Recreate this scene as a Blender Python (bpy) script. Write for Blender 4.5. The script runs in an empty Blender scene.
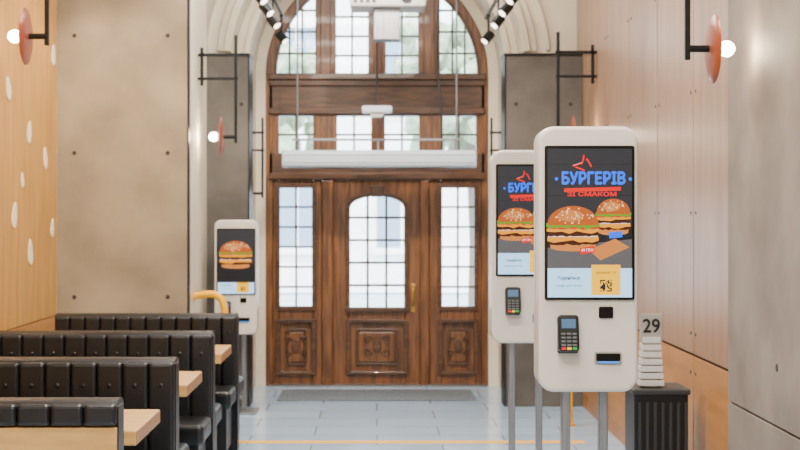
import bpy, bmesh, math, random
from mathutils import Vector, Matrix
random.seed(3)
scene = bpy.context.scene
col = scene.collection

# ------------------------------------------------------------------ materials
MATS = {}
def rgb(r, g, b):
    f = lambda c: ((c/255.0+0.055)/1.055)**2.4 if c > 10 else c/255.0/12.92
    return (f(r), f(g), f(b), 1)

def mat(name, color, rough=0.5, metal=0.0, kind=None, color2=None, scale=(1, 1, 1), nscale=5.0,
        bump=0.0, emit=None, estr=0.0, coat=0.0, detail=6, spec=0.5, lo=0.35, hi=0.65):
    if name in MATS: return MATS[name]
    m = bpy.data.materials.new(name); m.use_nodes = True
    nt = m.node_tree; b = nt.nodes['Principled BSDF']
    b.inputs['Base Color'].default_value = color
    b.inputs['Roughness'].default_value = rough
    b.inputs['Metallic'].default_value = metal
    b.inputs['Specular IOR Level'].default_value = spec
    b.inputs['Coat Weight'].default_value = coat
    if emit:
        b.inputs['Emission Color'].default_value = emit
        b.inputs['Emission Strength'].default_value = estr
    if kind:
        tc = nt.nodes.new('ShaderNodeTexCoord'); mp = nt.nodes.new('ShaderNodeMapping')
        mp.inputs['Scale'].default_value = scale
        nt.links.new(tc.outputs['Object'], mp.inputs['Vector'])
        if kind == 'noise':
            n = nt.nodes.new('ShaderNodeTexNoise'); n.inputs['Scale'].default_value = nscale
            n.inputs['Detail'].default_value = detail
            nt.links.new(mp.outputs[0], n.inputs['Vector'])
            fac = n.outputs['Fac']
            r = nt.nodes.new('ShaderNodeValToRGB')
            r.color_ramp.elements[0].position = lo; r.color_ramp.elements[1].position = hi
            r.color_ramp.elements[0].color = color; r.color_ramp.elements[1].color = color2 or color
            nt.links.new(fac, r.inputs[0]); nt.links.new(r.outputs[0], b.inputs['Base Color'])
        elif kind == 'tiles':
            n = nt.nodes.new('ShaderNodeTexBrick'); n.offset = 0.5
            n.inputs['Scale'].default_value = 1.0
            n.inputs['Brick Width'].default_value = 0.9; n.inputs['Row Height'].default_value = 0.45
            n.inputs['Mortar Size'].default_value = 0.006
            n.inputs['Color1'].default_value = color; n.inputs['Color2'].default_value = color2
            n.inputs['Mortar'].default_value = rgb(126, 142, 156)
            nt.links.new(mp.outputs[0], n.inputs['Vector'])
            nt.links.new(n.outputs['Color'], b.inputs['Base Color'])
            fac = n.outputs['Fac']
        if bump:
            bp = nt.nodes.new('ShaderNodeBump'); bp.inputs['Strength'].default_value = bump
            bp.inputs['Distance'].default_value = 0.01
            nt.links.new(fac, bp.inputs['Height']); nt.links.new(bp.outputs[0], b.inputs['Normal'])
    MATS[name] = m
    return m

DOORW = mat('door_oak', rgb(78, 45, 21), 0.36, kind='noise', color2=rgb(124, 78, 40), scale=(14, 14, 1.2), nscale=2.5, bump=0.1, coat=0.15)
DOORD = mat('door_oak_dark', rgb(56, 33, 17), 0.38, kind='noise', color2=rgb(88, 55, 30), scale=(2, 14, 14), nscale=2.5, bump=0.1, coat=0.15)
PLYL = mat('plywood_amber', rgb(160, 114, 50), 0.5, kind='noise', color2=rgb(182, 136, 68), scale=(5, 5, .5), nscale=3, bump=0.03)
PLYR = mat('plywood_birch', rgb(138, 106, 80), 0.30, kind='noise', color2=rgb(156, 124, 97), scale=(5, 5, .5), nscale=3, bump=0.03)
PLYLOW = mat('plywood_low', rgb(152, 102, 52), 0.42, kind='noise', color2=rgb(170, 118, 64), scale=(5, .6, 5), nscale=3, bump=0.03)
OAK = mat('table_oak', rgb(188, 144, 80), 0.38, kind='noise', color2=rgb(208, 166, 102), scale=(1, 12, 12), nscale=2, bump=0.03)
CONC = mat('concrete_warm', rgb(124, 108, 86), 0.8, kind='noise', color2=rgb(150, 133, 108), nscale=2.2, detail=9, bump=0.12)
CONCG = mat('concrete_grey', rgb(76, 72, 67), 0.8, kind='noise', color2=rgb(98, 93, 87), nscale=2.6, detail=9, bump=0.12)
CONCR = mat('concrete_mid', rgb(104, 94, 85), 0.7, kind='noise', color2=rgb(128, 117, 106), nscale=2.4, detail=9, bump=0.12)
HOLE = mat('tie_hole', rgb(50, 42, 36), 0.9)
CREAM = mat('plaster_cream', rgb(208, 196, 172), 0.7, kind='noise', color2=rgb(220, 209, 188), nscale=3, bump=0.03)
JAMB = mat('jamb_paint', rgb(214, 210, 202), 0.5)
CEIL = mat('ceiling_paint', rgb(120, 112, 104), 0.8)
FLOOR = mat('floor_tiles', rgb(164, 190, 216), 0.13, kind='tiles', color2=rgb(176, 202, 226))
MATG = mat('entrance_mat', rgb(72, 78, 84), 0.6, kind='noise', color2=rgb(104, 110, 116), scale=(40, 2, 1), nscale=3)
BLACK = mat('black_steel', rgb(12, 12, 13), 0.4, 0.3)
LEATH = mat('black_leather', rgb(11, 12, 14), 0.36, kind='noise', color2=rgb(18, 19, 22), nscale=90, bump=0.08)
WHITE = mat('kiosk_white', rgb(204, 196, 184), 0.35, coat=0.2)
WGREY = mat('kiosk_side_grey', rgb(140, 136, 130), 0.4)
METAL = mat('brushed_steel', rgb(130, 132, 136), 0.35, 0.8, kind='noise', color2=rgb(150, 152, 156), scale=(20, 20, 1), nscale=4)
BRASS = mat('brass', rgb(190, 150, 80), 0.3, 0.9)
COPPER = mat('copper_enamel', rgb(146, 70, 44), 0.35, 0.3)
BULB = mat('bulb', rgb(255, 240, 220), 0.4, emit=(1, .88, .7, 1), estr=40)
YEL = mat('yellow_paint', rgb(244, 176, 0), 0.6, spec=.2)
GLOSSB = mat('black_glass', rgb(8, 8, 9), 0.12)
DARKG = mat('dark_grey_plastic', rgb(36, 36, 38), 0.45)
LGREY = mat('light_grey_plastic', rgb(190, 190, 188), 0.5)
ACW = mat('air_curtain_white', rgb(200, 212, 224), 0.3)
MUNT = mat('muntin_wood', rgb(50, 34, 24), 0.4)

def emat(name, c, s=1.0):
    return mat(name, (c[0]*.15, c[1]*.15, c[2]*.15, 1), 0.25, emit=c, estr=s*1.6)

def glassmat():
    m = bpy.data.materials.new('window_glass'); m.use_nodes = True
    nt = m.node_tree; nt.nodes.clear()
    o = nt.nodes.new('ShaderNodeOutputMaterial'); mx = nt.nodes.new('ShaderNodeMixShader')
    t = nt.nodes.new('ShaderNodeBsdfTransparent'); g = nt.nodes.new('ShaderNodeBsdfGlossy')
    g.inputs['Roughness'].default_value = 0.05
    mx.inputs[0].default_value = 0.05
    nt.links.new(t.outputs[0], mx.inputs[1]); nt.links.new(g.outputs[0], mx.inputs[2])
    nt.links.new(mx.outputs[0], o.inputs[0]); return m
GLASS = glassmat()

# ------------------------------------------------------------------ helpers
def empty(name, loc=(0, 0, 0), scale=1.0, rotz=0.0):
    e = bpy.data.objects.new(name, None); e.location = loc; e.scale = (scale,)*3
    e.rotation_euler = (0, 0, rotz); e.empty_display_size = 0.1
    col.objects.link(e); return e

def finish(name, bm, m, parent=None, bevel=0.0, smooth=False, seg=2):
    bmesh.ops.recalc_face_normals(bm, faces=bm.faces)
    me = bpy.data.meshes.new(name); bm.to_mesh(me); bm.free()
    if m: me.materials.append(m)
    if smooth:
        for p in me.polygons: p.use_smooth = True
    o = bpy.data.objects.new(name, me); col.objects.link(o)
    if parent: o.parent = parent
    if bevel:
        md = o.modifiers.new('bevel', 'BEVEL'); md.width = bevel; md.segments = seg
        md.limit_method = 'ANGLE'; md.angle_limit = math.radians(40)
    return o

def addbox(bm, x0, x1, y0, y1, z0, z1):
    v = [bm.verts.new(p) for p in [(x0,y0,z0),(x1,y0,z0),(x1,y1,z0),(x0,y1,z0),(x0,y0,z1),(x1,y0,z1),(x1,y1,z1),(x0,y1,z1)]]
    for f in [(0,1,2,3),(4,5,6,7),(0,1,5,4),(1,2,6,5),(2,3,7,6),(3,0,4,7)]:
        bm.faces.new([v[i] for i in f])

def boxes(name, lst, m, parent=None, bevel=0.0, seg=2):
    bm = bmesh.new()
    for b in lst: addbox(bm, *b)
    return finish(name, bm, m, parent, bevel, seg=seg)

def box(name, x0, x1, y0, y1, z0, z1, m, parent=None, bevel=0.0, seg=2):
    return boxes(name, [(x0, x1, y0, y1, z0, z1)], m, parent, bevel, seg)

def prism(name, pts, y0, y1, m, parent=None, bevel=0.0, axis='y', seg=2):
    bm = bmesh.new()
    if axis == 'y': A = [(p[0], y0, p[1]) for p in pts]; B = [(p[0], y1, p[1]) for p in pts]
    else: A = [(y0, p[0], p[1]) for p in pts]; B = [(y1, p[0], p[1]) for p in pts]
    va = [bm.verts.new(p) for p in A]; vb = [bm.verts.new(p) for p in B]
    bm.faces.new(va); bm.faces.new(vb[::-1]); n = len(pts)
    for i in range(n):
        bm.faces.new([va[i], va[(i+1) % n], vb[(i+1) % n], vb[i]])
    return finish(name, bm, m, parent, bevel, seg=seg)

def ringprism(name, outer, inner, y0, y1, m, parent=None, bevel=0.0, closed=True):
    bm = bmesh.new(); n = len(outer)
    V = [[bm.verts.new((p[0], y, p[1])) for p in L] for y in (y0, y1) for L in (outer, inner)]
    o0, i0, o1, i1 = V
    rng = n if closed else n-1
    for i in range(rng):
        j = (i+1) % n
        bm.faces.new([o0[i], o0[j], i0[j], i0[i]]); bm.faces.new([o1[i], o1[j], i1[j], i1[i]])
        bm.faces.new([o0[i], o0[j], o1[j], o1[i]]); bm.faces.new([i0[i], i0[j], i1[j], i1[i]])
    if not closed:
        for k in (0, n-1): bm.faces.new([o0[k], i0[k], i1[k], o1[k]])
    return finish(name, bm, m, parent, bevel)

def arc(cx, cz, r, a0, a1, n=32, rz=None):
    rz = rz or r
    return [(cx+r*math.cos(math.radians(a0+(a1-a0)*i/n)), cz+rz*math.sin(math.radians(a0+(a1-a0)*i/n))) for i in range(n+1)]

def rrect(x0, x1, z0, z1, r, n=6):
    return (arc(x1-r, z1-r, r, 0, 90, n)+arc(x0+r, z1-r, r, 90, 180, n)+arc(x0+r, z0+r, r, 180, 270, n)+arc(x1-r, z0+r, r, 270, 360, n))

def tube(name, pts, r, m, parent=None, smooth_path=False):
    cu = bpy.data.curves.new(name, 'CURVE'); cu.dimensions = '3D'; cu.bevel_depth = r; cu.bevel_resolution = 3
    cu.use_fill_caps = True
    s = cu.splines.new('NURBS' if smooth_path else 'POLY'); s.points.add(len(pts)-1)
    for i, p in enumerate(pts): s.points[i].co = (*p, 1)
    if smooth_path: s.use_endpoint_u = True; s.order_u = 3
    t = bpy.data.objects.new(name+'_c', cu); col.objects.link(t)
    dg = bpy.context.evaluated_depsgraph_get()
    me = bpy.data.meshes.new_from_object(t.evaluated_get(dg)); bpy.data.objects.remove(t)
    me.materials.clear(); me.materials.append(m)
    for p in me.polygons: p.use_smooth = True
    o = bpy.data.objects.new(name, me); col.objects.link(o)
    if parent: o.parent = parent
    return o

def lathe(name, prof, m, parent=None, axis='z', n=32, loc=(0, 0, 0), rot=(0, 0, 0)):
    bm = bmesh.new(); rings = []
    for r, h in prof:
        ring = []
        for i in range(n):
            a = 2*math.pi*i/n; c, s = r*math.cos(a), r*math.sin(a)
            ring.append(bm.verts.new({'z': (c, s, h), 'x': (h, c, s), 'y': (c, h, s)}[axis]))
        rings.append(ring)
    for a, b in zip(rings, rings[1:]):
        for i in range(n):
            bm.faces.new([a[i], a[(i+1) % n], b[(i+1) % n], b[i]])
    bm.faces.new(rings[0]); bm.faces.new(rings[-1])
    o = finish(name, bm, m, parent, smooth=True); o.location = loc; o.rotation_euler = rot
    o.modifiers.new('es', 'EDGE_SPLIT').split_angle = math.radians(45)
    return o

def ball(name, loc, r, m, parent=None, sc=(1, 1, 1), sub=3):
    bm = bmesh.new(); bmesh.ops.create_icosphere(bm, subdivisions=sub, radius=r)
    for v in bm.verts: v.co = Vector((v.co.x*sc[0], v.co.y*sc[1], v.co.z*sc[2]))
    o = finish(name, bm, m, parent, smooth=True); o.location = loc; return o

def poly(name, pts, y, m, parent):
    bm = bmesh.new(); bm.faces.new([bm.verts.new((p[0], y, p[1])) for p in pts])
    return finish(name, bm, m, parent)

def text(name, s, size, loc, m, parent=None, width=None, bold=0.0, rotz=0, ext=0.0003):
    cu = bpy.data.curves.new(name, 'FONT'); cu.body = s; cu.size = size; cu.align_x = 'CENTER'; cu.align_y = 'CENTER'
    cu.extrude = ext
    t = bpy.data.objects.new(name+'_c', cu); col.objects.link(t)
    dg = bpy.context.evaluated_depsgraph_get()
    me = bpy.data.meshes.new_from_object(t.evaluated_get(dg))
    if bold:
        bm = bmesh.new()
        for k, (dx, dy) in enumerate([(0, 0), (bold, 0), (-bold, 0), (0, bold), (0, -bold)]):
            t2 = me.copy(); t2.transform(Matrix.Translation((dx, dy, k*.00003))); bm.from_mesh(t2); bpy.data.meshes.remove(t2)
        bm.to_mesh(me); bm.free()
    bpy.data.objects.remove(t)
    me.materials.clear(); me.materials.append(m)
    o = bpy.data.objects.new(name, me); col.objects.link(o); o.location = loc
    o.rotation_euler = (math.pi/2, 0, rotz)
    if width and len(me.vertices):
        w = max(v.co.x for v in me.vertices)-min(v.co.x for v in me.vertices)
        if w > 0: o.scale = (width/w, 1, 1)
    if parent: o.parent = parent
    return o

def area(name, loc, sx, sy, power, color, rot=(0, 0, 0), parent=None, spread=None):
    l = bpy.data.lights.new(name, 'AREA'); l.shape = 'RECTANGLE'; l.size = sx; l.size_y = sy
    l.energy = power; l.color = color
    if spread: l.spread = spread
    o = bpy.data.objects.new(name, l); o.location = loc; o.rotation_euler = rot; col.objects.link(o)
    if parent: o.parent = parent
    return o

def spot(name, loc, target, power, color, ang=60, blend=0.6, r=0.04, parent=None):
    l = bpy.data.lights.new(name, 'SPOT'); l.energy = power; l.color = color
    l.spot_size = math.radians(ang); l.spot_blend = blend; l.shadow_soft_size = r
    o = bpy.data.objects.new(name, l); o.location = loc
    d = Vector(target)-Vector(loc); o.rotation_euler = d.to_track_quat('-Z', 'Y').to_euler()
    col.objects.link(o)
    if parent: o.parent = parent
    return o

# room measures (metres; camera stands at y=0, the entrance is at y=13.9)
XL, XR = -2.4, 1.7
YB, YD = -3.0, 13.9
ZC = 4.3
SEAM = 0.835
ARC_Z = 2.88

# ------------------------------------------------------------------ shell
box('floor', XL-.2, XR+.2, YB-.2, 14.3, -0.1, 0, FLOOR)
box('ceiling', XL-.2, XR+.2, YB-.2, 14.3, ZC, ZC+.1, CEIL)
box('wall_back', XL-.2, XR+.2, YB-.2, YB, 0, ZC, CREAM)

wl = empty('wall_left', (0, 0, 0))
box('core', XL-.2, XL-.02, YB, 14.3, 0, ZC, CEIL, wl)
e = 0.004
ys = [-3.0, -1.6, 0, 1.6, 3.2, 4.8, 6.4, 7.6, 8.8, 10.0, 11.25]
up, lo_ = [], []
for a, b in zip(ys, ys[1:]):
    up.append((XL-.02, XL, a+e, b-e, SEAM+e, ZC)); lo_.append((XL-.02, XL, a+e, b-e, 0, SEAM-e))
boxes('upper_panels', up, PLYL, wl, 0.002); boxes('lower_panels', lo_, PLYLOW, wl, 0.002)
box('panel_joint_backing', XL-.02, XL-.012, YB, 11.25, 0, ZC, HOLE, wl)
box('end_panel', XL-.02, XL, 11.25, 12.75, 0, ZC, CREAM, wl)

wr = empty('wall_right', (0, 0, 0))
box('core', XR+.02, XR+.2, YB, 14.3, 0, ZC, CEIL, wr)
ys = [7.18, 8.06, 9.1, 10.1, 11.1, 12.2, 12.75]
up, lo_, scr = [], [], []
e = 0.008
for a, b in zip(ys, ys[1:]):
    up.append((XR, XR+.02, a+e, b-e, SEAM+e, ZC)); lo_.append((XR, XR+.02, a+e, b-e, 0, SEAM-e))
boxes('upper_panels', up, PLYR, wr, 0.002); boxes('lower_panels', lo_, PLYLOW, wr, 0.002)
box('panel_joint_backing', XR+.012, XR+.02, 7.18, 12.75, 0, ZC, HOLE, wr)
bm = bmesh.new()
for a, b in zip(ys, ys[1:]):
    for yy in (a+.06, b-.06):
        for zz in (.1, .74, .95, 1.6, 2.25, 2.9):
            addbox(bm, XR-.003, XR+.001, yy-.012, yy+.012, zz-.008, zz+.008)
finish('panel_screws', bm, DARKG, wr)
boxes('concrete_upper', [(XR-.02, XR+.02, -3, 1.9, .705, ZC), (XR-.02, XR+.02, 1.908, 4.5, .705, ZC), (XR-.02, XR+.02, 4.508, 7.18, .705, ZC)], CONCR, wr, 0.003)
boxes('concrete_lower', [(XR-.02, XR+.02, -3, 4.5, 0, .695), (XR-.02, XR+.02, 4.508, 7.18, 0, .695)], CONCR, wr, 0.003)
box('concrete_backing', XR-.005, XR+.02, -3, 7.17, 0, ZC, HOLE, wr)
for i, (yy, zz) in enumerate([(6.3, .95), (6.3, 2.6), (6.95, .35), (5.6, .35), (5.6, 1.75)]):
    lathe('tie_hole_%d' % i, [(.016, 0), (.016, .002)], HOLE, wr, 'x', 16, (XR-.0225, yy, zz))

# far wall with stepped arch
wf = empty('wall_far', (0, 0, 0))
def archwall(name, r, y0, y1, m, zt=ZC):
    pts = [(XL, 0), (-r, 0)]+arc(0, ARC_Z, r, 180, 0, 40)+[(r, 0), (XR, 0), (XR, zt), (XL, zt)]
    prism(name, pts, y0, y1, m, wf)
archwall('arch_outer', 1.24, 12.75, 13.15, CREAM)
archwall('arch_middle', 1.12, 13.15, 13.86, CREAM)
archwall('arch_inner', 1.03, 13.86, 14.25, CREAM)
for k, (ri, ro, d) in enumerate([(1.24, 1.3, .05), (1.30, 1.36, .025), (1.44, 1.47, .03)]):
    ringprism('archivolt_%d' % k, arc(0, ARC_Z, ro, 176, 4, 48), arc(0, ARC_Z, ri, 176, 4, 48), 12.75-d, 12.76, CREAM, wf, 0.005, closed=False)
ringprism('archivolt_3', arc(0, ARC_Z, 1.17, 180, 0, 48), arc(0, ARC_Z, 1.12, 180, 0, 48), 13.12, 13.16, CREAM, wf, 0.005, closed=False)
boxes('jamb_left', [(-1.16, -1.12, 13.1, 13.15, 0, ARC_Z)], JAMB, wf); boxes('jamb_right', [(1.12, 1.16, 13.1, 13.15, 0, ARC_Z)], JAMB, wf)

def column(x0, x1, y0, y1, z1, m, holes, cap):
    c = empty('concrete_column', ((x0+x1)/2, (y0+y1)/2, 0)); w, d = (x1-x0)/2, (y1-y0)/2
    box('shaft', -w, w, -d, d, 0, z1, m, c, 0.006)
    for i, (hx, hz) in enumerate(holes):
        lathe('tie_hole_%d' % i, [(.016, -.002), (.016, 0), (.010, .0)], HOLE, c, 'y', 16, (hx-(x0+x1)/2, -d-.0005, hz))
    if cap:
        box('cap', -w-.01, w+.01, -d-.01, d, z1, z1+.02, BLACK, c)
    return c
c1 = column(-2.4, -1.42, 11.25, 12.4, ZC, CONC, [(-2.27, 2.05), (-1.57, 2.05), (-2.27, .97), (-1.57, .97), (-2.27, 2.93), (-1.57, 2.93)], False)
box('edge_trim', .49, .50, -.58, -.5, 0, ZC, BLACK, c1)
box('side_panel', .49, .502, -.5, .57, 0, ZC, CREAM, c1)
c2 = column(-1.9, -1.06, 12.4, 12.75, 2.9, CONCG, [(-1.12, 1.3), (-1.12, 2.5)], True)
c3 = column(1.06, 1.7, 12.4, 12.75, 2.9, CONCG, [(1.15, 1.3), (1.15, 2.5), (1.6, 2.5), (1.6, 1.3)], True)
for cc, sx in ((c2, 1), (c3, -1)):
    w = .42 if sx > 0 else .32
    box('edge_trim', sx*(w)-.006, sx*(w)+.006, -.18, .17, 0, 2.9, BLACK, cc)

# ------------------------------------------------------------------ entrance door
door = empty('door_1', (0, YD, 0))
S = 108.0
def X(px): return (px-377)/S
def Z(py): return 1.6-(py-213)/S
W = 1.03
ringprism('arch_frame', arc(0, ARC_Z, W, 180, 0, 48), arc(0, ARC_Z, .94, 180, 0, 48), -.02, .12, DOORW, door, .01, closed=False)
ringprism('arch_bead', arc(0, ARC_Z, .955, 180, 0, 48), arc(0, ARC_Z, .925, 180, 0, 48), -.04, .0, DOORD, door, .006, closed=False)
boxes('outer_posts', [(-W, -W+.065, -.02, .12, 0, ARC_Z), (W-.065, W, -.02, .12, 0, ARC_Z)], DOORW, door, .006)
posts = [(X(315), X(336)), (X(368), X(386)), (X(418), X(440))]
bx = []
for a, b in posts:
    zt = ARC_Z+math.sqrt(.93**2-max(abs(a), abs(b))**2)+.01
    bx.append((a, b, 0.0, .1, ARC_Z-.02, zt)); bx.append((a+.05, b-.05, -.03, .02, ARC_Z, zt-.03))
boxes('tympanum_posts', bx, DOORW, door, .008)
boxes('lower_entablature', [(-W+.03, W-.03, -.02, .12, Z(116), Z(73)), (-W+.03, W-.03, -.08, .0, Z(80), Z(74)), (-W+.03, W-.03, -.05, .0, Z(86), Z(80)),
                      (-W+.03, W-.03, -.05, .0, Z(114), Z(108)),
                      (-W+.03, W-.03, -.02, .12, Z(180), Z(153)), (-W+.03, W-.03, -.07, 0, Z(179), Z(173))], DOORD, door, .006)
boxes('transom_posts', [(a, b, -.01, .11, Z(154), Z(115)) for a, b in [(-W+.06, X(279)), (X(313), X(337)), (X(371), X(385)), (X(419), X(442)), (X(476), W-.06)]], DOORW, door, .006)
boxes('main_posts', [(X(322), X(333)+.004, -.05, .12, 0, Z(180)), (X(420)-.004, X(429), -.05, .12, 0, Z(180))], DOORW, door, .012)

def leaf_frame(name, x0, x1, gx0, gx1, zg0, zg1, ztop, arched=False):
    y0, y1 = -.01, .07
    L = [(x0, gx0, y0, y1, .0, ztop), (gx1, x1, y0, y1, 0, ztop), (gx0, gx1, y0, y1, .0, .12), (gx0, gx1, y0+.02, y1-.01, .12, .60), (gx0, gx1, y0, y1, .60, zg0)]
    if not arched: L.append((gx0, gx1, y0, y1, zg1, ztop))
    boxes(name, L, DOORW, door, .008)
    cx = (gx0+gx1)/2; w = (gx1-gx0)/2
    if arched:
        rise = .12
        a = arc(cx, zg1-rise, w, 180, 0, 20, rise)
        prism(name+'_head', a+[(gx1, ztop), (gx0, ztop)], y0, y1, DOORW, door, 0)
        ringprism(name+'_arch_bead', arc(cx, zg1-rise, w+.03, 180, 0, 20, rise+.03), arc(cx, zg1-rise, w-.012, 180, 0, 20, rise-.012), y0-.03, y0+.01, DOORD, door, .004, closed=False)
        boxes(name+'_bead', [(gx0-.03, gx0+.01, y0-.03, y0+.01, zg0, zg1-rise), (gx1-.01, gx1+.03, y0-.03, y0+.01, zg0, zg1-rise), (gx0-.04, gx1+.04, y0-.05, y0+.01, zg0-.03, zg0+.01)], DOORD, door, .004)
    else:
        o = [(gx0-.03, zg0-.03), (gx1+.03, zg0-.03), (gx1+.03, zg1+.03), (gx0-.03, zg1+.03)]
        i = [(gx0+.01, zg0+.01), (gx1-.01, zg0+.01), (gx1-.01, zg1-.01), (gx0+.01, zg1-.01)]
        ringprism(name+'_bead', o, i, y0-.025, y0+.01, DOORD, door, .004)
    def rr(d0, d1, ya, yb, nm, m):
        o = [(gx0-d0, .10+.02-d0*.5), (gx1+d0, .10+.02-d0*.5), (gx1+d0, .60+d0*.5), (gx0-d0, .60+d0*.5)]
        i = [(gx0+d1, .12+d1), (gx1-d1, .12+d1), (gx1-d1, .60-d1), (gx0+d1, .60-d1)]
        ringprism(nm, o, i, ya, yb, m, door, .005)
    rr(.03, .015, -.045, 0, name+'_panel_mould', DOORD)
    o = rrect(gx0+.055, gx1-.055, .19, .53, .03); i = rrect(gx0+.075, gx1-.075, .21, .51, .02)
    ringprism(name+'_panel_inner', o, i, -.015, .015, DOORD, door, .003)
    prism(name+'_panel_field', rrect(gx0+.085, gx1-.085, .22, .50, .02), -.02, .015, DOORW, door, .01)
    prism(name+'_cartouche', arc(cx, .37, .04, 0, 360, 20, .06)[:-1], -.04, -.01, DOORD, door, .006)
    for sx in (-1, 1):
        for (zz, sg) in ((.37, 1), (.37, -1)):
            pts = []
            for k in range(22):
                t = k/21; a = t*2.2*math.pi; r = .045*(1-t*.75)*min(1, w/.2)
                pts.append((cx+sx*(.055*min(1, w/.2)+.03-r*math.cos(a)*.9), -.028, zz+sg*(.055+r*math.sin(a))))
            tube(name+'_volute', pts, .0075, DOORD, door)
    return cx
G0, G1 = Z(307), Z(187)
leaf_frame('left_sidelight', -W+.065, X(322), X(279), X(313), G0, G1, Z(180))
leaf_frame('right_sidelight', X(429), W-.065, X(441), X(475), G0, G1, Z(180))
leaf_frame('centre_leaf', X(333), X(420), X(349), X(405), Z(308), Z(195), Z(180)+.01, arched=True)
prism('keystone', [(X(372), Z(197)), (X(382), Z(197)), (X(384), Z(186)), (X(370), Z(186))], -.05, 0, DOORD, door, .005)
mb = []
def grid(x0, x1, z0, z1, nc, nr, clip=None, t=.018):
    for i in range(1, nc):
        x = x0+(x1-x0)*i/nc; zt = z1
        if clip: zt = min(z1, clip(x))
        mb.append((x-t/2, x+t/2, .01, .045, z0, zt))
    for j in range(1, nr):
        z = z0+(z1-z0)*j/nr; a, b = x0, x1
        if clip:
            while a < x1 and clip(a) < z: a += .01
            while b > x0 and clip(b) < z: b -= .01
        if b > a: mb.append((a, b, .012, .043, z-t/2, z+t/2))
archc = lambda x: ARC_Z+math.sqrt(max(.935**2-x*x, 0.0001))
grid(X(279), X(313), G0, G1, 2, 6); grid(X(441), X(475), G0, G1, 2, 6)
grid(X(349), X(405), Z(308), Z(195), 3, 5, t=.022)
for a, b in [(279, 313), (337, 371), (385, 419), (442, 476)]: grid(X(a), X(b), Z(153), Z(116), 2, 2)
grid(-.93, X(315), ARC_Z, ARC_Z+.8, 3, 4, archc); grid(X(440), .93, ARC_Z, ARC_Z+.8, 3, 4, archc)
grid(X(336), X(368), ARC_Z, ARC_Z+.9, 2, 5, archc); grid(X(386), X(418), ARC_Z, ARC_Z+.9, 2, 5, archc)
boxes('muntins', mb, MUNT, door)
prism('glass', [(-W+.02, .55)]+[(-W+.04, .55), (W-.04, .55)]+arc(0, ARC_Z, .95, 0, 180, 32), .026, .03, GLASS, door)
boxes('handle_plate', [(X(411), X(415), -.02, -.008, Z(312), Z(284))], BRASS, door, .003)
tube('handle_grip', [(X(413), -.015, Z(290)), (X(413), -.06, Z(291)), (X(413), -.065, Z(297)), (X(413), -.06, Z(304)), (X(413), -.015, Z(306))], .011, BRASS, door, True)
box('threshold', -1.0, 1.0, -.12, .1, 0, .015, METAL, door)

box('entrance_mat', -.85, .85, 12.75, 13.5, 0, .012, MATG, None, .004)
boxes('floor_marking_tape', [(-1.07, 1.45, 10.43, 10.53, 0, .002)], YEL)

# ------------------------------------------------------------------ exterior
FAC = mat('facade_plaster', rgb(236, 234, 230), .8, kind='noise', color2=rgb(244, 243, 240), nscale=1)
FWIN = mat('facade_window', rgb(130, 150, 168), .3)
STREET = mat('pavement', rgb(170, 178, 186), .8, kind='noise', color2=rgb(190, 196, 202), nscale=2)
box('street_pavement', -14, 14, 14.3, 34, -.12, -.02, STREET)
fb = empty('street_building', (0, 30, 0))
box('facade', -14, 14, 0, 1, 0, 8.5, FAC, fb)
wn, sl = [], []
for i in range(-6, 7):
    for k in range(3):
        x = i*2.1+.5; z = .9+k*2.8
        wn.append((x-.5, x+.5, -.03, .1, z, z+1.6)); sl.append((x-.6, x+.6, -.12, .05, z-.12, z))
        sl.append((x-.03, x+.03, -.06, .0, z, z+1.6)); sl.append((x-.6, x+.6, -.1, .05, z+1.6, z+1.72))
boxes('facade_windows', wn, FWIN, fb); boxes('sills', sl, FAC, fb)
LEAF = mat('foliage', rgb(120, 140, 112), .7, kind='noise', color2=rgb(166, 182, 150), nscale=6)
BARK = mat('bark', rgb(110, 100, 92), .9)
def tree(x, y):
    t = empty('street_tree', (x, y, .0))
    tube('trunk', [(0, 0, 0), (.03, 0, 1.2), (-.02, 0, 2.6)], .1, BARK, t)
    bm = bmesh.new()
    for k in range(60):
        a = random.random()*6.28; r = random.random()**.5*1.0
        ret = bmesh.ops.create_icosphere(bm, subdivisions=1, radius=.16+.16*random.random())
        o = Vector((r*math.cos(a), r*math.sin(a), 2.5+random.random()*1.6))
        for v in ret['verts']: v.co += o+Vector((random.uniform(-.04, .04),)*3)
    finish('crown', bm, LEAF, t)
tree(1.3, 20); tree(-1.9, 23)

# ------------------------------------------------------------------ kiosks
SCR = emat('screen_dark', rgb(26, 28, 34), .8); SCRT = emat('screen_top', rgb(44, 46, 52), .8)
TBL = emat('screen_plank', rgb(92, 90, 92), .8)
SWHT = emat('screen_white', rgb(168, 214, 248), 1.3); SYEL = emat('screen_yellow', rgb(255, 190, 0), 1.05)
SBLU = emat('screen_blue', rgb(0, 96, 240), 1.15); SRED = emat('screen_red', rgb(224, 12, 6), 1.0)
SLBL = emat('screen_label_white', rgb(240, 240, 240), 1.1); SDK = emat('screen_text_dark', rgb(40, 46, 60), .4)
BUN = emat('img_bun', rgb(186, 90, 30), .8); BUNL = emat('img_bun_light', rgb(214, 130, 60), .8)
SES = emat('img_sesame', rgb(255, 226, 176), .9); LET = emat('img_lettuce', rgb(96, 150, 30), .9)
CHE = emat('img_cheese', rgb(255, 160, 0), .8); PAT = emat('img_patty', rgb(66, 26, 12), .8)
TOM = emat('img_tomato', rgb(206, 40, 24), .9); ONI = emat('img_onion', rgb(240, 220, 206), .8)

def band(cx, z0, z1, w, amp, m, y, parent, k=16, nm='img_band', seed=0):
    rnd = random.Random(seed); top = []; bot = []
    for i in range(k+1):
        x = cx-w+2*w*i/k; ed = math.sqrt(max(0, 1-((x-cx)/w)**2))**.25 if 0 < i < k else .3
        top.append((x, z1)); bot.append((x, z0-amp*(rnd.random())*ed))
    poly(nm, top+bot[::-1], y, m, parent)

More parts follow.
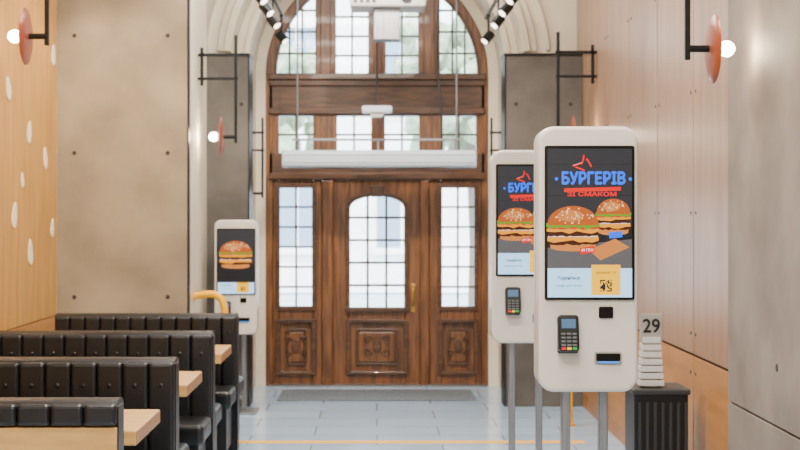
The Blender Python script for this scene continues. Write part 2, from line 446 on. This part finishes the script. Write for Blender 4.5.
def burger(p, cx, cz, w, h, y, seed):
    d = .0002
    zb = cz-h/2
    poly('img_bun_bottom', [(cx-w*.9, zb+h*.2), (cx-w*.84, zb+h*.05)]+arc(cx, zb+h*.06, w*.8, 200, 340, 12, h*.07)+[(cx+w*.84, zb+h*.05), (cx+w*.9, zb+h*.2)], y, BUNL, p)
    band(cx, zb+h*.16, zb+h*.28, w*.97, h*.04, PAT, y-d, p, seed=seed)
    band(cx, zb+h*.24, zb+h*.31, w*.98, h*.08, CHE, y-2*d, p, 8, seed=seed+1)
    band(cx, zb+h*.31, zb+h*.36, w*.95, h*.02, ONI, y-2*d, p, seed=seed+2)
    band(cx, zb+h*.34, zb+h*.46, w*.97, h*.03, PAT, y-3*d, p, seed=seed+3)
    band(cx, zb+h*.44, zb+h*.50, w*1.0, h*.07, CHE, y-4*d, p, 7, seed=seed+4)
    band(cx, zb+h*.50, zb+h*.56, w*.96, h*.03, TOM, y-5*d, p, seed=seed+5)
    band(cx, zb+h*.54, zb+h*.62, w*1.02, h*.06, LET, y-6*d, p, 22, seed=seed+6)
    poly('img_bun_top', arc(cx, zb+h*.6, w*.97, 0, 180, 24, h*.40)+[(cx-w*.93, zb+h*.57), (cx+w*.93, zb+h*.57)], y-7*d, BUN, p)
    poly('img_bun_sheen', arc(cx-w*.1, zb+h*.78, w*.5, 0, 360, 24, h*.13)[:-1], y-8*d, BUNL, p)
    rnd = random.Random(seed); bm = bmesh.new()
    for k in range(34):
        a = rnd.random()*6.28; r = rnd.random()**.5
        x, z = cx+w*.82*r*math.cos(a), zb+h*.78+h*.17*r*math.sin(a)
        if ((x-cx)/w)**2+((z-zb-h*.6)/(h*.4))**2 > .85: continue
        bm.faces.new([bm.verts.new((x+w*.028*math.cos(t*1.047), y-9*d, z+h*.018*math.sin(t*1.047))) for t in range(6)])
    finish('img_sesame', bm, SES, p)

def kiosk(loc, z0, variant):
    k = empty('self_order_kiosk', loc)
    w, D = .172, .17
    prism('head_shell', rrect(-w, w, z0, z0+.917, .055, 10), .0, D, WHITE, k, .014, seg=4)
    prism('back_shell', rrect(-w+.02, w-.02, z0+.02, z0+.897, .045, 8), D-.01, D+.03, WGREY, k, .012)
    ringprism('side_seam', rrect(-w-.001, w+.001, z0-.001, z0+.918, .055, 10), rrect(-w+.01, w-.01, z0+.01, z0+.907, .05, 10), .10, .104, WGREY, k)
    prism('display_bezel', rrect(-.152, .158, z0+.318, z0+.85, .008), -.008, .01, GLOSSB, k, .002)
    sx0, sx1, sz0, sz1 = -.142, .148, z0+.328, z0+.84
    y = -.0085; d = .0002
    poly('screen_backdrop', [(sx0, sz0), (sx1, sz0), (sx1, sz1), (sx0, sz1)], y, SCR, k)
    for i in range(5):
        zz = sz0+.1+(sz1-sz0-.1)*(.35+i*.13)
        poly('screen_wall_board', [(sx0, zz), (sx1, zz), (sx1, min(zz+.052, sz1)), (sx0, min(zz+.052, sz1))], y-d, SCRT, k)
    poly('screen_table', [(sx0, sz0+.09), (sx1, sz0+.09), (sx1, sz0+.2), (sx0, sz0+.17)], y-2*d, TBL, k)
    poly('screen_footer', [(sx0, sz0), (sx1, sz0), (sx1, sz0+.1), (sx0, sz0+.1)], y-14*d, SWHT, k)
    if variant == 'a':
        burger(k, -.055, z0+.565, .09, .155, y-3*d-.002, 5)
        burger(k, .084, z0+.605, .06, .125, y-3*d, 9)
        poly('screen_wrap', [(.0, z0+.49), (.09, z0+.53), (.14, z0+.5), (.04, z0+.455)], y-2.5*d, BUNL, k)
        text('screen_title', 'БУРГЕРІВ', .056, (.015, y-.004, z0+.735), SBLU, k, .22, .0026)
        for xx in (-.112, .142):
            poly('screen_title_dot', arc(xx, z0+.735, .006, 0, 360, 12)[:-1], y-.004, SBLU, k)
        poly('screen_subtitle_strip', [(-.085, z0+.69), (.11, z0+.695), (.11, z0+.708), (-.085, z0+.703)], y-.003, SRED, k)
        text('screen_subtitle', 'ЗІ СМАКОМ', .02, (.01, y-.004, z0+.682), SRED, k, .17, .0008)
        for i, (x, z, a) in enumerate([(-.04, .785, 20), (-.022, .80, 75), (.0, .79, 120), (-.03, .77, 160)]):
            c, s = math.cos(math.radians(a)), math.sin(math.radians(a))
            tube('screen_flame', [(x-.016*c, y-.003, z0+z-.016*s), (x+.004*s, y-.003, z0+z), (x+.018*c, y-.003, z0+z+.018*s)], .0028, SRED, k, True)
        poly('screen_price_tag', [(-.03, z0+.475), (.02, z0+.483), (.018, z0+.505), (-.032, z0+.497)], y-.0045, SRED, k)
        poly('screen_price_tag_blue', [(.07, z0+.53), (.115, z0+.535), (.113, z0+.556), (.068, z0+.551)], y-.0045, SBLU, k)
        text('screen_price', '69 ГРН', .014, (-.006, y-.0055, z0+.49), SLBL, k, .04)
    else:
        burger(k, .0, z0+.64, .13, .22, y-3*d, 12)
        poly('screen_table_front', [(sx0, sz0+.09), (sx1, sz0+.09), (sx1, sz0+.2), (sx0, sz0+.2)], y-.006, SCR, k)
    poly('screen_order_button', [(.008, sz0+.008), (.108, sz0+.008), (.108, sz0+.112), (.008, sz0+.112)], y-.0045, SYEL, k)
    rnd = random.Random(2); bm = bmesh.new()
    for i in range(9):
        for j in range(9):
            if rnd.random() < .55 or (i in (0, 2, 6, 8) and j in (0, 2, 6, 8)):
                x, z = .038+i*.0045, sz0+.02+j*.0045
                bm.faces.new([bm.verts.new(q) for q in [(x, y-.005, z), (x+.0045, y-.005, z), (x+.0045, y-.005, z+.0045), (x, y-.005, z+.0045)]])
    finish('screen_code', bm, SDK, k)
    text('screen_button_text', 'замовляй тут', .013, (.058, y-.005, sz0+.085), SDK, k, .07)
    text('screen_footer_text', 'Торкніться', .016, (-.07, y-.0045, sz0+.066), SDK, k, .075, .0004)
    text('screen_footer_line', 'екрана, щоб почати', .011, (-.07, y-.0045, sz0+.04), SDK, k, .09)
    prism('scanner_window', rrect(.035, .085, z0+.255, z0+.295, .006), -.006, .01, GLOSSB, k, .002)
    box('terminal_bracket', -.108, -.038, -.02, .005, z0+.135, z0+.262, DARKG, k, .006)
    tm = empty('pay_terminal', (-.073, -.02, z0+.14)); tm.parent = k; tm.rotation_euler = (math.radians(-12), 0, 0)
    prism('terminal_body', rrect(-.036, .036, 0, .125, .012), -.035, 0, BLACK, tm, .006)
    box('terminal_screen', -.024, .024, -.0365, -.034, .078, .110, emat('term_screen', rgb(90, 130, 165), .5), tm)
    bb = [(-.026+i*.019, -.026+i*.019+.014, -.039, -.034, .016+j*.013, .016+j*.013+.007) for i in range(3) for j in range(4)]
    boxes('terminal_keys', bb, mat('key_grey', rgb(84, 86, 90), .5), tm, .001)
    for i, mm in enumerate((SRED, SYEL, emat('key_green', rgb(40, 170, 60), .8))):
        box('terminal_colour_key', -.026+i*.019, -.012+i*.019, -.0395, -.034, .004, .012, mm, tm)
    prism('printer_surround', rrect(.02, .115, z0+.095, z0+.14, .008), -.004, .01, WGREY, k, .002)
    prism('printer_slot', rrect(.026, .109, z0+.108, z0+.134, .004), -.006, .01, GLOSSB, k, .001)
    box('printer_light', .032, .103, -.008, -.004, z0+.101, z0+.107, emat('slot_light', rgb(60, 140, 230), 1.0), k)
    boxes('stand_posts', [(-.085, -.055, .05, .10, .012, z0+.02), (.045, .075, .05, .10, .012, z0+.02)], METAL, k, .004)
    boxes('stand_brace', [(-.06, .05, .06, .09, .10, .13)], METAL, k, .003)
    prism('foot_plate', rrect(-.17, .17, 0, .012, .005), -.12, .27, METAL, k, .003)
    return k
kiosk((.729, 5.17, 0), .982, 'a')
kiosk((.715, 7.11, 0), .982, 'a')
kiosk((-1.13, 12.0, 0), .627, 'b')

# ------------------------------------------------------------------ booths
def bench(yb, x0=-2.38, x1=-.94, sides=(-1, 1), wood=False):
    b = empty('booth_bench', ((x0+x1)/2, yb, 0)); hw = (x1-x0)/2
    zt = .91
    box('back_core', -hw+.01, hw-.004, -.05, .05, 0.0, zt-.02, LEATH, b, .01)
    n = 12; wd = 2*hw/n
    L = []
    for s in (-1, 1):
        if wood and s == -1: continue
        for i in range(n):
            a = -hw+i*wd+.001; c = a+wd-.002
            y0, y1 = (.035, .095) if s > 0 else (-.095, -.035)
            L.append((a, c, y0, y1, .42, zt-.005))
    if wood:
        for i in range(n):
            a = -hw+i*wd+.001; L.append((a, a+wd-.002, -.09, -.035, .83, zt))
        boxes('rear_wood_panel', [(-hw, hw, -.075, -.045, .0, .825)], OAK, b, .004)
    boxes('tufted_pads', L, LEATH, b, .016, seg=3)
    bt = bmesh.new()
    for s in (-1, 1):
        if wood and s == -1: continue
        for i in range(n):
            ret = bmesh.ops.create_icosphere(bt, subdivisions=2, radius=.012)
            for v in ret['verts']: v.co = Vector((v.co.x, v.co.y*.5, v.co.z))+Vector((-hw+(i+.5)*wd, s*.096, .80))
    finish('tuft_buttons', bt, LEATH, b, smooth=True)
    prism('top_roll', arc(0, zt-.01, .075, 0, 360, 20, .024)[:-1], -hw+.0, hw-.0, LEATH, b, axis='x')
    for s in sides:
        y0, y1 = (.09, .50) if s > 0 else (-.50, -.09)
        box('seat_base_%s' % ('a' if s > 0 else 'b'), -hw+.02, hw-.03, min(y0, y1)+.03, max(y0, y1)-.03, 0.06, .34, LEATH, b, .005)
        boxes('seat_cushion_%s' % ('a' if s > 0 else 'b'), [(-hw, hw, y0, y1, .335, .45)], LEATH, b, .03, seg=4)
        box('plinth_%s' % ('a' if s > 0 else 'b'), -hw+.05, hw-.06, min(y0, y1)+.06, max(y0, y1)-.06, 0, .07, BLACK, b)
    box('end_panel', hw-.006, hw+.004, -.06, .06, 0, .90, BLACK, b, .003)
    return b
bench(10.13, x0=-2.16); bench(8.62); bench(7.04); bench(5.49, sides=(1,), wood=True)
def table(yc):
    t = empty('dining_table', (-1.64, yc, 0)); hw = .70
    box('top', -hw, hw, -.32, .32, .69, .75, OAK, t, .006)
    box('edge_band', hw-.002, hw+.001, -.318, .318, .695, .745, PLYLOW, t)
    for i, xx in enumerate((-.4, .35)):
        lathe('pedestal_%d' % i, [(.03, .02), (.03, .695)], BLACK, t, 'z', 20, (xx, 0, 0))
        lathe('foot_%d' % i, [(.16, 0), (.16, .012), (.03, .03)], BLACK, t, 'z', 28, (xx, 0, 0))
for yc in (9.36, 7.74, 6.18): table(yc)

def rail(x, y, s):
    r = empty('yellow_handrail', (x, y, 0))
    tube('rail', [(0, 0, .96), (s*.12, 0, .985), (s*.2, 0, .97), (s*.25, 0, .9), (s*.25, 0, .75), (s*.25, 0, .0)], .028, YEL, r, True)
    lathe('wall_flange', [(.05, 0), (.05, .012)], YEL, r, 'x', 20, (0 if s > 0 else -.012, 0, .96))
    lathe('floor_flange', [(.05, 0), (.05, .01)], YEL, r, 'z', 20, (s*.25, 0, 0))
rail(-1.418, 11.5, 1); rail(1.698, 11.3, -1)

LEAFW = mat('leaf_decor_white', rgb(222, 206, 178), .6)
ld = empty('leaf_wall_decal', (XL, 9.9, 1.6))
def wl_pt(px, py):
    s = (377-px)/2.4; return 1500/s, 1.6+(213-py)/s
for i, (px, py, ang, L_) in enumerate([(14, 215, 70, .09), (30, 252, 95, .09), (45, 158, 100, .08), (52, 228, 80, .07), (29, 132, 75, .08), (8, 88, 110, .08), (53, 55, 85, .08), (22, 180, 100, .05)]):
    yy, zz = wl_pt(px, py); a = math.radians(ang); pts = []
    for k in range(24):
        t = k/24*2*math.pi; u = L_*math.cos(t); v = .42*L_*math.sin(t)*(1-.35*math.cos(t))
        pts.append((yy-9.9+u*math.cos(a)-v*math.sin(a)*1.6, zz-1.6+u*math.sin(a)+v*math.cos(a)))
    prism('leaf_%d' % i, pts, 0.0, .006, LEAFW, ld, 0.001, axis='x')

# ------------------------------------------------------------------ sconces
def sconce(x, y, z, s, scale=1.0, power=5):
    e_ = empty('wall_sconce', (x, y, z), scale)
    r = .011
    boxes('bracket', [(min(0, -s*.32), max(0, -s*.32), -r, r, .63, .655), (min(0, -s*.32), max(0, -s*.32), -r, r, .445, .467),
                      (min(-s*.02, -s*.045), max(-s*.02, -s*.045), -r, r, .40, .70)], BLACK, e_, .002)
    box('rod', -s*.30-.012, -s*.30+.012, -.012, .012, -.05, .80, BLACK, e_, .003)
    tube('arm', [(-s*.30, 0, 0), (-s*.16, 0, 0)], .016, BLACK, e_)
    prof = [(.02, -.004), (.10, -.002), (.15, .012), (.155, .018), (.15, .020), (.10, .006), (.02, .006)]
    lathe('reflector_dish', [(a, s*b) for a, b in prof], COPPER, e_, 'x', 40, (-s*.20, 0, 0))
    lathe('lamp_socket', [(.022, 0), (.022, .04*s)], BLACK, e_, 'x', 20, (-s*.19, 0, 0))
    ball('bulb', (-s*.125, 0, 0), .036, BULB, e_)
    l = bpy.data.lights.new('bulb_light', 'POINT'); l.energy = power; l.color = (1, .8, .55); l.shadow_soft_size = .04
    o = bpy.data.objects.new('bulb_light', l); o.location = (-s*.075, 0, 0); col.objects.link(o); o.parent = e_
sconce(XR-.02, 6.67, 2.33, 1, 1.0, 8)
sconce(XL, 9.34, 2.70, -1, 1.15, 8)
sconce(-1.41, 11.8, 2.2, -1, 1, 7)
sconce(XR, 11.6, 2.2, 1, 1, 7)
sconce(-1.238, 13.0, 1.77, -1, .82, 3)
sconce(1.238, 13.0, 1.77, 1, .82, 3)

# ------------------------------------------------------------------ track lights
LENS = mat('spot_lens', rgb(255, 240, 215), .4, emit=(1, .9, .75, 1), estr=6)
def track(x, ys, y0, y1):
    t = empty('track_light', (x, 0, 3.34))
    box('track', -.012, .012, y0, y1, 0, .022, BLACK, t, .003)
    for i, yy in enumerate([y0+.3, (y0+12.6)/2, 12.5]):
        tube('drop_rod_%d' % i, [(0, yy, .02), (0, yy, ZC-3.34)], .005, BLACK, t)
    sx = -1 if x > 0 else 1
    for i, yy in enumerate(ys):
        box('adapter_%d' % i, -.016, .016, yy-.04, yy+.04, -.02, 0, BLACK, t)
        tube('stem_%d' % i, [(0, yy, 0), (0, yy, -.14)], .008, BLACK, t)
        rot = (math.radians(-20), math.radians(-40*sx), 0)
        lathe('spot_head_%d' % i, [(.028, .05), (.040, .04), (.042, -.055), (.036, -.06), (.032, -.04)], BLACK, t, 'z', 24, (0, yy, -.19), rot)
        lathe('spot_lens_%d' % i, [(.030, -.062), (.030, -.058)], LENS, t, 'z', 20, (0, yy, -.19), rot)
track(-.84, [9.0, 9.9, 10.7, 11.35, 12.1, 13.2], 8.5, 13.5)
track(.98, [9.0, 9.9, 10.7, 11.35, 12.1, 13.2], 8.5, 13.5)

# ------------------------------------------------------------------ air curtain and hanging equipment
ac = empty('air_curtain', (.02, 13.2, 2.0))
prism('casing', [(-.10, .02), (-.08, .0), (.10, .0), (.12, .03), (.12, .13), (.09, .15), (-.07, .15), (-.10, .12)], -.84, .84, ACW, ac, .008, axis='x')
boxes('end_caps', [(-.85, -.838, -.10, .12, .0, .15), (.838, .85, -.10, .12, 0, .15)], LGREY, ac, .004)
boxes('outlet_grille', [(-.80, .80, -.06, .06, -.006, .002)], DARKG, ac)
boxes('casing_groove', [(-.83, .83, -.102, -.098, .035, .043), (-.83, .83, -.102, -.098, .105, .11)], METAL, ac)
boxes('carrying_rail', [(-.76, .72, -.012, .012, .235, .255), (-.72, -.70, -.012, .012, .15, .25), (.66, .68, -.012, .012, .15, .25), (-.02, .0, -.012, .012, .15, .25)], METAL, ac, .003)
for i, xx in enumerate((-.72, .68)):
    zt = ARC_Z+math.sqrt(1.12**2-(xx+.02)**2)-2.0
    tube('suspension_%d' % i, [(xx, 0, .14), (xx, 0, zt)], .008, METAL, ac)
tube('power_cable', [(.55, .05, .14), (.56, .05, .5), (.5, .05, .9), (.53, .05, 1.5)], .01, DARKG, ac, True)

pj = empty('ceiling_projector', (.09, 12.4, 3.28))
box('body', -.31, .31, -.2, .2, 0, .16, LGREY, pj, .02)
boxes('vents', [(-.28+i*.05, -.25+i*.05, -.204, -.198, .03, .12) for i in range(4)], DARKG, pj)
lathe('lens', [(.05, -.02), (.05, .0), (.035, .0)], GLOSSB, pj, 'y', 24, (.15, -.2, .08))
boxes('mount_box', [(-.12, .10, -.1, .1, -.26, .0)], METAL, pj, .008)
boxes('mount_arms', [(-.25, -.23, -.02, .02, .15, ZC-3.28), (.23, .25, -.02, .02, .15, ZC-3.28)], METAL, pj)
boxes('grey_conduit', [(-.1, -.06, -.02, .02, .15, ZC-3.28)], METAL, pj)

sn = empty('hanging_device', (0.0, 12.9, 2.42))  # small white device on a cable, kind unknown
prism('housing', rrect(-.13, .13, .04, .10, .02), -.06, .06, ACW, sn, .008)
prism('lower_housing', [(-.07, .04), (.07, .04), (.04, 0.0), (-.04, 0.0)], -.04, .04, LGREY, sn, .005)
tube('drop_cable', [(0, 0, .1), (0, 0, ARC_Z+1.238-2.42)], .009, DARKG, sn)

# ------------------------------------------------------------------ number stand and bin
st = empty('waste_bin', (1.47, 7.9, 0))
prism('bin_body', rrect(-.14, .14, 0, .67, .02), -.15, .15, BLACK, st, .01)
boxes('bin_ribs', [(-.12+i*.04, -.105+i*.04, -.156, -.148, .03, .62) for i in range(7)], DARKG, st, .002)
box('bin_lid', -.15, .15, -.16, .16, .66, .69, DARKG, st, .008)
ns = empty('table_number_stand', (1.43, 7.85, .69))
for i in range(7):
    box('tray_%d' % i, -.046-i*.003, .046+i*.003, -.05, .05, .232-i*.037, .262-i*.037, LGREY, ns, .002)
box('tray_spine', -.035, .035, -.02, .04, 0, .27, WHITE, ns, .005)
box('number_plate', -.06, .06, -.03, -.022, .24, .385, mat('plate_grey', rgb(150, 146, 140), .5), ns, .004)
text('number', '29', .10, (0, -.033, .318), BLACK, ns, .09, .002)

# ------------------------------------------------------------------ added fill panels and out-of-view spotlights
WARM = (1, .92, .82)
PANEL = mat('fill_diffuser', rgb(255, 244, 230), .5, emit=(1, .92, .82, 1), estr=3)
def ceil_fill(x, y, p, sx=1.2, sy=.5, c=WARM):  # out-of-view panel, added as fill light for the room
    l = empty('ceiling_fill_panel', (x, y, ZC))
    box('housing', -sx/2-.03, sx/2+.03, -sy/2-.03, sy/2+.03, -.06, 0, BLACK, l, .005)
    box('diffuser', -sx/2, sx/2, -sy/2, sy/2, -.066, -.058, PANEL, l)
    area('fill_light', (0, 0, -.08), sx, sy, p, c, parent=l)
for y_ in (-1, 2.0, 4.6, 7.4, 10.4):
    ceil_fill(-.3, y_, 205, 2.0, .6)
ceil_fill(0, 12.2, 50, 1.0, .4)
def washer(x, y, z, tgt, p, c=(1, .80, .56), ang=55):  # out-of-view spotlights, all but the column's added to brighten their targets
    w_ = empty('unseen_spotlight', (x, y, ZC))
    d = Vector(tgt)-Vector((x, y, z))
    tube('stem', [(0, 0, 0), (0, 0, z-ZC+.05)], .012, BLACK, w_)
    h = lathe('head', [(.03, .10), (.05, .09), (.05, -.0), (.042, -.0), (.04, .03)], BLACK, w_, 'z', 24, (0, 0, z-ZC))
    h.rotation_euler = d.to_track_quat('-Z', 'Y').to_euler()
    sp = spot('beam', (0, 0, z-ZC), (d.x, d.y, z-ZC+d.z), p, c, ang, .7, parent=w_)
washer(-1.3, 7.6, 3.9, (-2.4, 9.0, 2.0), 200)
washer(-1.3, 9.4, 3.9, (-2.4, 10.4, 2.2), 200)
washer(-1.9, 9.9, 3.9, (-2.0, 11.25, 2.2), 240, (1, .84, .64), 50)
washer(.7, 5.4, 3.9, (1.7, 6.4, 1.9), 60, ang=60)
washer(.7, 8.0, 3.9, (1.7, 8.8, 1.8), 160, (1, .88, .74), ang=60)
washer(.3, 3.0, 3.9, (.75, 5.17, 1.4), 160, (1, .94, .88), 45)
washer(0, 10.8, 3.9, (0, 13.9, 1.4), 340, (1, .86, .7), 60)

# daylight
w = bpy.data.worlds.new('World'); scene.world = w; w.use_nodes = True
nt = w.node_tree; bg = nt.nodes['Background']
bg.inputs[0].default_value = (.76, .88, 1, 1); bg.inputs[1].default_value = 11.0
sun = bpy.data.lights.new('sun', 'SUN'); sun.energy = 8; sun.angle = .05; sun.color = (1, .96, .9)
so = bpy.data.objects.new('sun', sun); so.rotation_euler = (math.radians(35), 0, math.radians(25)); so.location = (0, 20, 12); col.objects.link(so)

# ------------------------------------------------------------------ camera
cam = bpy.data.cameras.new('camera'); co = bpy.data.objects.new('camera', cam)
co.location = (0, 0, 1.6); co.rotation_euler = (math.pi/2, 0, 0)
cam.lens = 67.5; cam.sensor_width = 36; cam.shift_x = .02875; cam.shift_y = -.015
cam.dof.use_dof = True; cam.dof.focus_distance = 5.2; cam.dof.aperture_fstop = 5.6
cam.clip_start = .05; cam.clip_end = 200
col.objects.link(co); scene.camera = co
